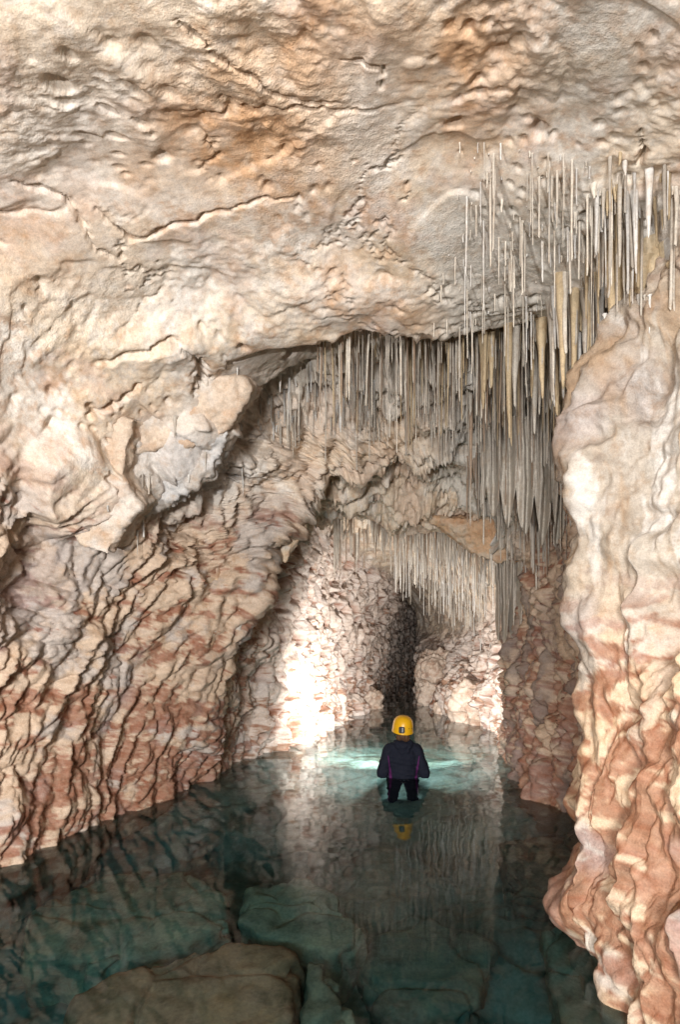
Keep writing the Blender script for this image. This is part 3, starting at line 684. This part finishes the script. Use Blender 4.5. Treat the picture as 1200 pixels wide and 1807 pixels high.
def bake(me, fn):
    n_ = len(me.vertices); co = np.zeros(n_ * 3, F32); no = np.zeros(n_ * 3, F32)
    me.vertices.foreach_get('co', co); me.vertices.foreach_get('normal', no); co = co.reshape(-1, 3); no = no.reshape(-1, 3)
    me.vertices.foreach_set('co', (co + no * fn(co, no)[:, None]).astype(F32).ravel()); me.update()

# ------------------------------------------------------------------ rocks in the water
M_SLAB = {'brown': rock_mat('slab_brown', .85, .15, .5, 10, 50, False, (.40, .23, .145), grain=((.34, .30, .26), (1.35, 1.25, 1.1))), 'pale': rock_mat('slab_pale', .85, .15, .5, 10, 50, False, (.30, .27, .20), grain=((.34, .30, .26), (1.35, 1.25, 1.1))), 'dark': rock_mat('slab_dark', .85, .15, .5, 10, 50, False, (.20, .17, .13), grain=((.34, .30, .26), (1.35, 1.25, 1.1)))}
def slab_cracks(co, seed):
    w_ = .25 * perlin(co[:, 0] * 4, co[:, 1] * 4, co[:, 2] * 4 + seed, 605)
    a_, b_ = worley(co[:, 0] * 1.5 + w_ + seed, co[:, 1] * 1.5 + w_, 0 * co[:, 2] + .5, 606)
    return .06 * np.exp(-((b_ - a_) / .035) ** 2)
def slab(outline, z, thick, pal, label, seed, dome=.015):
    p = np.array([at_z(x, y, z)[:2] for x, y in outline]); rj = np.random.default_rng(seed)
    p = np.concatenate([p[i] + (p[(i + 1) % len(p)] - p[i]) * f + rj.normal(0, .018, 2) for i in range(len(p)) for f in (0, .3, .62)]).reshape(-1, 2); c = p.mean(0); n_ = len(p)
    V_ = np.concatenate([np.column_stack([c + (p - c) * f, np.full(n_, zz)]) for f, zz in ((.95, z), (1.0, z - .03), (1.03, z - .2), (.95, z - thick))] + [[[*c, z + dome], [*c, z - thick]]])
    F_ = []
    for k in range(3): F_ += [(k * n_ + j, k * n_ + (j + 1) % n_, (k + 1) * n_ + (j + 1) % n_, (k + 1) * n_ + j) for j in range(n_)]
    F_ += [(4 * n_, (j + 1) % n_, j, j) for j in range(n_)] + [(4 * n_ + 1, 3 * n_ + j, 3 * n_ + (j + 1) % n_, 3 * n_ + (j + 1) % n_) for j in range(n_)]
    bm = bmesh.new(); vs = [bm.verts.new(q) for q in V_]
    for f in F_:
        u_ = list(dict.fromkeys(f)); bm.faces.new([vs[k] for k in u_])
    bmesh.ops.recalc_face_normals(bm, faces=bm.faces); me = bpy.data.meshes.new('t'); bm.to_mesh(me); bm.free()
    me = remesh(me, .018, 1)
    bake(me, lambda co, no: .022 * fbm(co[:, 0] * 2.6, co[:, 1] * 2.6, co[:, 2] * 2.6 + seed, 601, 5, gain=.6) + .012 * ridged(co[:, 0] * 5, co[:, 1] * 5, co[:, 2] * 5 + seed, 603, 3) - slab_cracks(co, seed))
    return tag(link('submerged_slab', me, M_SLAB[pal]), label, 'rock')
def rock(name, shapes, voxel, label, cols, seed, a1=.06, f1=4, zs=1.0, stain=.5):
    me = fuse(shapes, voxel, 3)
    bake(me, lambda co, no: a1 * fbm(co[:, 0] * f1, co[:, 1] * f1, co[:, 2] * f1 * zs, seed, 5, gain=.55) + .4 * a1 * (ridged(co[:, 0] * f1 * 1.6, co[:, 1] * f1 * 1.6, co[:, 2] * f1 * zs, seed + 5, 3) - .4))
    n_ = len(me.vertices); co = np.zeros(n_ * 3, F32); me.vertices.foreach_get('co', co); x, y, z = co.reshape(-1, 3).T
    c = np.zeros((n_, 3), F32) + np.array(cols[0], F32)
    c = mixc(c, cols[1], sst(-.1, .45, fbm(x * 3, y * 3, z * 3, seed + 9, 4, gain=.6))); c = mixc(c, cols[2], stain * sst(.0, .5, fbm(x * 4, y * 4, z * 8, seed + 13, 4, gain=.6)))
    a_t = me.color_attributes.new('Col', 'FLOAT_COLOR', 'POINT'); c4 = np.ones((n_, 4), F32); c4[:, :3] = c; a_t.data.foreach_set('color', c4.ravel())
    return tag(link(name, me, M_ROCK), label, 'rock')
slab([(120,1760),(195,1722),(290,1700),(345,1672),(405,1660),(490,1668),(528,1690),(518,1745),(508,1800),(500,1880),(300,1900),(100,1880)], -.36, .8, 'brown', 'broad flat brown rock slab under shallow water', 1)
slab([(545,1688),(572,1712),(600,1752),(630,1815),(645,1880),(530,1890),(538,1800),(548,1740)], -.38, .7, 'pale', 'pale wedge of rock across a dark crack from the brown slab', 2)
slab([(430,1560),(530,1548),(600,1580),(640,1650),(600,1690),(540,1672),(470,1655),(425,1620)], -.55, .5, 'pale', 'pale flat rock behind the brown slab under water', 3)
slab([(965,1640),(1040,1615),(1110,1640),(1150,1720),(1160,1850),(1050,1880),(985,1780)], -.60, .6, 'pale', 'turquoise looking pale block at the foot of the right pillar', 4)
slab([(60,1600),(190,1545),(330,1540),(400,1575),(395,1640),(300,1672),(190,1700),(60,1690)], -.62, .5, 'pale', 'sunken pale slab between left wall and brown slab', 5)
slab([(880,1490),(990,1470),(1035,1520),(1000,1590),(900,1580)], -.7, .5, 'dark', 'dark sunken block along the right wall', 6)
slab([(650,1650),(760,1620),(870,1660),(850,1770),(700,1800),(640,1730)], -.85, .5, 'dark', 'dark sunken slab in the deep middle of the pool', 7)
CB = [(.56, .43, .30), (.50, .46, .41), (.26, .11, .055)]
def P3(px, py, D): return tuple(at(px, py, D))
def pend(pts, label, seed, **kw):                     # (px, py, D, radius) chain
    sh = [cap(P3(*a_[:3]), a_[3], P3(*b_[:3]), b_[3]) for a_, b_ in zip(pts[:-1], pts[1:])]
    return rock('rock_pendant', sh, .016, label, CB, seed, .05, 6, .5, **kw)
pend([(500, 850, 5.40, .17), (462, 950, 5.28, .16), (436, 1030, 5.20, .14), (424, 1085, 5.15, .07), (420, 1110, 5.15, .03)], 'broad lobed rock pendant at the corner of the left wall', 611)
pend([(560, 830, 5.5, .14), (530, 900, 5.40, .11), (508, 965, 5.34, .06), (500, 990, 5.32, .02)], 'pointed rock pendant under the arch beside the broad lobed one', 617)
pend([(385, 930, 5.02, .13), (378, 1020, 4.98, .10), (366, 1110, 4.96, .07), (356, 1180, 4.98, .03)], 'narrow rock rib on the left wall before the broad pendant', 621)
def prism_rock(name, front, up, back, label, cols, seed, a1=.035, f1=5, voxel=.016, stain=.4):
    A = np.array([at(*q) for q in front]); Bk = A + np.array([0, back, up]); V_ = np.concatenate([A, Bk]); n_ = len(A)
    bm = bmesh.new(); vs = [bm.verts.new(q) for q in V_]; ca, cb = bm.verts.new(A.mean(0)), bm.verts.new(Bk.mean(0))
    for k in range(n_):
        k2 = (k + 1) % n_; bm.faces.new((vs[k], vs[k2], vs[n_ + k2], vs[n_ + k])); bm.faces.new((vs[k2], vs[k], ca)); bm.faces.new((vs[n_ + k], vs[n_ + k2], cb))
    bmesh.ops.recalc_face_normals(bm, faces=bm.faces); me = bpy.data.meshes.new('t'); bm.to_mesh(me)
    bm.free()
    me = remesh(me, voxel, 2)
    o_ = rock_finish(name, me, label, cols, seed, a1, f1, 1.0, stain); return o_
def rock_finish(name, me, label, cols, seed, a1, f1, zs, stain):
    bake(me, lambda co, no: a1 * fbm(co[:, 0] * f1, co[:, 1] * f1, co[:, 2] * f1 * zs, seed, 5, gain=.55) + .4 * a1 * (ridged(co[:, 0] * f1 * 1.6, co[:, 1] * f1 * 1.6, co[:, 2] * f1 * zs, seed + 5, 3) - .4))
    n_ = len(me.vertices); co = np.zeros(n_ * 3, F32); me.vertices.foreach_get('co', co); x, y, z = co.reshape(-1, 3).T
    c = np.zeros((n_, 3), F32) + np.array(cols[0], F32)
    c = mixc(c, cols[1], sst(-.1, .45, fbm(x * 3, y * 3, z * 3, seed + 9, 4, gain=.6))); c = mixc(c, cols[2], stain * sst(.0, .5, fbm(x * 4, y * 4, z * 8, seed + 13, 4, gain=.6)))
    a_t = me.color_attributes.new('Col', 'FLOAT_COLOR', 'POINT'); c4 = np.ones((n_, 4), F32); c4[:, :3] = c; a_t.data.foreach_set('color', c4.ravel())
    return tag(link(name, me, M_ROCK), label, 'rock')
CL = [(.58, .47, .37), (.58, .52, .46), (.42, .24, .13)]
prism_rock('rock_slab', [(20,770,3.31),(120,735,3.31),(235,740,3.35),(215,840,3.41),(245,900,3.47),(212,930,3.51),(190,982,3.53),(140,962,3.51),(110,905,3.47),(50,868,3.41),(28,810,3.33)], .25, .5, 'cream hanging slab with ragged lower edge over the left wall', CL, 661, .03, 6)
prism_rock('rock_ledge', [(215,700,3.43),(330,650,3.43),(430,672,3.53),(443,690,3.57),(405,745,3.65),(385,775,3.69),(300,790,3.63),(230,800,3.57)], .28, .5, 'cream roof ledge with a sharp tip above a dark hollow', CL, 665, .03, 6)
prism_rock('rock_ledge', [(230,790,3.68),(330,770,3.68),(400,765,3.72),(372,840,3.84),(300,890,3.9),(245,915,3.92),(215,880,3.86)], .3, .5, 'grey white flowstone coated ledge below the sharp tipped one', [(.50, .49, .48), (.46, .42, .38), (.40, .30, .22)], 667, .04, 9)
prism_rock('roof_slab', [(740,912,6.35),(830,915,6.2),(900,918,6.0),(960,925,5.8),(1000,945,5.75),(935,983,6.1),(880,992,6.25),(835,975,6.35),(800,945,6.4)], .35, .9, 'orange underside of a thick roof slab above the right wall', [(.60, .40, .25), (.58, .47, .36), (.46, .25, .13)], 633)
for (px, py, D_, r_, lab, sd_) in [(772, 1185, 13.0, .50, 'rounded boulder half out of the water beside the dark cleft', 641), (836, 1240, 9.7, .30, 'white topped boulder at the lit right bank', 645), (792, 1256, 11.2, .30, 'low brown boulder at the water edge between cleft and bank', 649),
                                (648, 1240, 12.2, .30, 'low rock at the far left water edge', 653)]:
    c_ = at(px, py, D_); rock('boulder', [ell(tuple(c_), r_, r_, r_ * 1.1), ell(tuple(c_ + [.3 * r_, .2, -.5 * r_]), r_ * .9, r_, r_), ell(tuple(c_ + [.0, .1, -1.2 * r_]), r_ * 1.0, r_, r_ * 1.4)], .03, lab, [(.58, .48, .40), (.50, .40, .32), (.25, .11, .06)], sd_, .16, 2.5)

# ------------------------------------------------------------------ the caver
M_SKIN = plain_mat('skin', (.50, .28, .20), .55, .4, 40, .1, .05); M_HAIR = plain_mat('brown_hair', (.10, .05, .025), .6, .3, 160, .5, .5)
M_JACK = plain_mat('navy_fleece', (.010, .012, .022), .85, .2, 90, .3, .3); M_PURP = plain_mat('purple_panel', (.085, .014, .085), .8, .2, 90, .2, .2)
M_TROU = plain_mat('black_trousers', (.006, .007, .009), .8, .2, 90, .3, .2); M_YEL = plain_mat('yellow_shell', (.80, .43, .01), .35, .5, 8, .08, .02)
M_BLK = plain_mat('black_rubber', (.012, .012, .012), .5, .4, 50, .2, .1); M_MET = plain_mat('dull_steel', (.45, .45, .45), .35, .6, 50, .1, .05)
PXc, PYc = (711 - CX) / FPX * 5.5, 5.5
PZ = -1.0
per = bpy.data.objects.new('person', None); COL.objects.link(per); per.location = (PXc, PYc, PZ)
tag(per, 'caver seen from behind in yellow helmet and dark jacket standing waist deep', 'person')
body = [ell((0, .02, 1.535), .074, .094, .115), cap((0, -.01, 1.33), .055, (0, .015, 1.47), .05), ell((0, .115, 1.52), .014, .02, .022), ell((0, .075, 1.45), .04, .03, .03),
        ell((.076, .01, 1.52), .012, .02, .03), ell((-.076, .01, 1.52), .012, .02, .03), ell((0, 0, 1.21), .145, .085, .16), ell((0, 0, 1.04), .12, .08, .14), ell((0, 0, .92), .14, .095, .11)]
for s_ in (-1, 1):
    body += [cap((s_ * .15, 0, 1.295), .048, (s_ * .225, -.03, 1.06), .04), cap((s_ * .225, -.03, 1.06), .038, (s_ * .09, .24, 1.20), .026),
             cap((s_ * .088, .25, 1.205), .026, (s_ * .062, .31, 1.22), .024),
             cap((s_ * .085, .0, .90), .085, (s_ * .10, .02, .5), .055), cap((s_ * .10, .02, .5), .053, (s_ * .11, -.02, .10), .038), cap((s_ * .11, -.03, .045), .04, (s_ * .13, .15, .035), .034)]
    for f_ in range(4):                               # fingers closing round the lamp
        z_ = 1.255 - f_ * .022; ln = (.034, .038, .036, .028)[f_]
        body += [cap((s_ * .058, .325, z_), .0095, (s_ * .052, .325 + ln, z_), .009), cap((s_ * .052, .325 + ln, z_), .009, (s_ * .026, .335 + ln, z_ - .003), .008)]
    body += [cap((s_ * .072, .285, 1.235), .012, (s_ * .045, .305, 1.268), .010), cap((s_ * .045, .305, 1.268), .010, (s_ * .030, .335, 1.272), .008)]
link('body', fuse(body, .0075, 2), M_SKIN, per)
jk = [ell((0, 0, 1.22), .172, .108, .17), ell((0, -.005, 1.07), .148, .10, .15), cap((-.13, 0, .99), .05, (.13, 0, .99), .05), ell((0, -.0, 1.0), .148, .10, .045), cap((-.11, -.01, 1.315), .062, (.11, -.01, 1.315), .062),
      cap((0, 0, 1.33), .085, (0, .01, 1.385), .07)]
for s_ in (-1, 1):
    jk += [cap((s_ * .145, -.005, 1.295), .070, (s_ * .228, -.03, 1.05), .062), cap((s_ * .228, -.03, 1.05), .060, (s_ * .098, .225, 1.19), .042)]
jme = fuse(jk, .010, 5)
def folds(co, no):
    x, y, z = co.T; q = .0035 * np.sin(z * 120 + 2.2 * np.sin(x * 14)) * (np.abs(x) < .17) * (z < 1.29)
    return q + .010 * fbm(x * 9, y * 9, z * 16, 401, 3) + .004 * perlin(x * 40, y * 40, z * 60, 407)
bake(jme, folds)
jacket = link('jacket', jme, M_JACK, per)
hood = fuse([ell((0, -.075, 1.345), .098, .05, .050), ell((-.06, -.045, 1.375), .05, .05, .034), ell((.06, -.045, 1.375), .05, .05, .034), cap((-.075, .03, 1.375), .026, (-.05, .085, 1.36), .024), cap((.075, .03, 1.375), .026, (.05, .085, 1.36), .024), ell((0, -.085, 1.30), .07, .03, .05)], .008, 4)
bake(hood, lambda co, no: .008 * fbm(co[:, 0] * 16, co[:, 1] * 16, co[:, 2] * 16, 411, 3)); link('hood', hood, M_JACK, jacket)
bv = BVHTree.FromPolygons([v_.co[:] for v_ in jme.vertices], [p_.vertices[:] for p_ in jme.polygons])
for s_ in (-1, 1):                                    # purple side panels sewn on the jacket
    path = [(.166, 1.245, .004), (.160, 1.20, .006), (.150, 1.13, .008), (.142, 1.07, .012), (.137, 1.02, .014), (.135, .985, .014)]
    L_ = []; 
    for k in range(26):
        t_ = k / 25 * (len(path) - 1); i_ = min(int(t_), len(path) - 2); f_ = t_ - i_
        xx, zz, ww = (path[i_][q] * (1 - f_) + path[i_ + 1][q] * f_ for q in range(3))
        row = []
        for e_ in np.linspace(-1, 1, 7):
            h_ = bv.ray_cast(Vector((s_ * (xx + e_ * ww), -1, zz)), Vector((0, 1, 0))); y_ = h_[0].y if h_[0] is not None else -.03
            row.append((s_ * (xx + e_ * ww), min(y_, .03) - .0035, zz))
        L_.append(row)
    A_ = np.array(L_); n_ = 26 * 7; G = grid_faces(26, 7); Bq = A_.copy(); Bq[..., 1] += .012
    link('side_panel', mesh_np('side_panel', np.concatenate([A_.reshape(-1, 3), Bq.reshape(-1, 3)]), np.concatenate([G, G[:, ::-1] + n_])), M_PURP, jacket)
tr_ = [ell((0, 0, .93), .146, .105, .10)]
for s_ in (-1, 1): tr_ += [cap((s_ * .083, 0, .91), .094, (s_ * .10, .02, .5), .070), cap((s_ * .10, .02, .5), .068, (s_ * .11, -.02, .12), .055)]
tme = fuse(tr_, .010, 4); bake(tme, lambda co, no: .008 * fbm(co[:, 0] * 10, co[:, 1] * 10, co[:, 2] * 14, 421, 3))
trousers = link('trousers', tme, M_TROU, per)
a = np.linspace(0, 2 * np.pi, 48, endpoint=False); bl = []
for rr_, z_ in ((1.0, .945), (1.03, .947), (1.03, .980), (1.0, .982)): bl.append(np.stack([.149 * rr_ * np.cos(a), .108 * rr_ * np.sin(a), np.full(48, z_)], -1))
Fb = [(k * 48 + j, k * 48 + (j + 1) % 48, (k + 1) % 4 * 48 + (j + 1) % 48, (k + 1) % 4 * 48 + j) for k in range(4) for j in range(48)]
belt = link('belt', mesh_np('belt', np.concatenate(bl), np.array(Fb), False), M_BLK, per)
for x_ in (-.04, 0, .045):
    V_, F_ = ell((x_, -.112, .963), .006, .004, .006); link('stud', mesh_np('stud', V_, F_), M_MET, belt)
for s_ in (-1, 1):
    bt = fuse([cap((s_ * .11, -.03, .05), .05, (s_ * .133, .17, .042), .042), cap((s_ * .11, -.02, .05), .05, (s_ * .11, -.02, .16), .052)], .009, 3); link('boot', bt, M_BLK, per)
hr = fuse([ell((0, -.01, 1.50), .083, .088, .075), ell((0, -.065, 1.455), .06, .04, .05), ell((.03, -.06, 1.425), .035, .03, .04), ell((-.045, -.05, 1.44), .03, .03, .045)], .006, 3)
bake(hr, lambda co, no: .009 * perlin(co[:, 0] * 60, co[:, 1] * 60, co[:, 2] * 12, 431)); link('hair', hr, M_HAIR, per)
# helmet: dome with a turned rim, vents, battery pack at the back, lamp at the front
hv = []; nphi = 40
ph_ = np.arange(nphi) / nphi * 2 * np.pi
for rad_, z_ in [(.02, .1705), (.05, .165), (.075, .150), (.093, .128), (.104, .10), (.109, .07), (.111, .035), (.112, .012), (.117, .004), (.117, -.004), (.110, -.004), (.105, .02)]:
    rise = 1 + .07 * np.cos(3 * ph_) * 0
    hv.append(np.stack([rad_ * np.cos(ph_), rad_ * 1.2 * np.sin(ph_), z_ + .010 * (np.sin(ph_)) * (z_ < .05)], -1))
hv = np.concatenate(hv + [[[0, 0, .1715]]]); nrg = 12
hF = [(k * nphi + j, k * nphi + (j + 1) % nphi, (k + 1) * nphi + (j + 1) % nphi, (k + 1) * nphi + j) for k in range(nrg - 1) for j in range(nphi)]
hme = bpy.data.meshes.new('helmet'); hme.from_pydata([tuple(p_) for p_ in hv], [], [f_[::-1] for f_ in hF] + [(nrg * nphi, j, (j + 1) % nphi) for j in range(nphi)])
hme.polygons.foreach_set('use_smooth', np.ones(len(hme.polygons), bool))
helm = link('helmet', hme, M_YEL, per); helm.location = (0, .012, 1.492); helm.rotation_euler = (R(4), R(3), 0)
def box_bev(name, size, loc, mat, parent, bev=.006, rot=(0, 0, 0)):
    bm = bmesh.new(); bmesh.ops.create_cube(bm, size=1); bmesh.ops.scale(bm, vec=size, verts=bm.verts)
    bmesh.ops.bevel(bm, geom=bm.edges[:], offset=bev, segments=3, affect='EDGES'); me = bpy.data.meshes.new(name); bm.to_mesh(me); bm.free()
    o = link(name, me, mat, parent); o.location = loc; o.rotation_euler = rot; return o
bp_ = box_bev('battery_pack', (.062, .034, .068), (-.028, -.135, .040), M_BLK, helm, .008, (R(-12), 0, 0))
box_bev('clip', (.008, .006, .05), (.006, -.019, .0), M_MET, bp_, .002)
for x_, z_ in ((.045, .085), (-.065, .085), (.05, .055), (.0, .125), (.085, .05)):
    y_ = -1.2 * math.sqrt(max(1e-4, (.1105 * math.sqrt(max(0, 1 - (max(z_ - .035, 0) / .137) ** 2))) ** 2 - x_ ** 2))
    V_, F_ = ell((x_, y_ + .002, z_), .006, .004, .006); link('vent', mesh_np('vent', V_, F_), M_BLK, helm)
box_bev('headlamp', (.06, .04, .045), (0, .142, .05), M_BLK, helm, .008)
for s_ in (-1, 1):
    V_, F_ = cap((s_ * .098, -.03, .0), .004, (s_ * .06, .055, -.095), .004, 8, 3); link('chin_strap', mesh_np('chin_strap', V_, F_), M_BLK, helm)
# the lamp in the caver's hands
hl = bpy.data.objects.new('hand_lamp', None); COL.objects.link(hl); hl.location = (PXc, PYc + .345, PZ + 1.22); tag(hl, 'black hand lamp held out in front by the caver', 'lamp')
V_, F_ = cap((0, 0, -.05), .022, (0, 0, .05), .022, 16, 3); link('grip', mesh_np('grip', V_, F_), M_BLK, hl)
V_, F_ = cap((0, 0, .0), .03, (0, .06, .0), .036, 18, 2); link('lamp_head', mesh_np('lamp_head', V_, F_), M_BLK, hl)

for o in COL.objects:
    if o.type == 'MESH' and o.name.split('.')[0] in ('pool_bed', 'submerged_slab', 'cave_wall_left', 'cave_wall_right', 'trousers', 'boot', 'jacket', 'boulder'): o.cycles.is_caustics_receiver = True
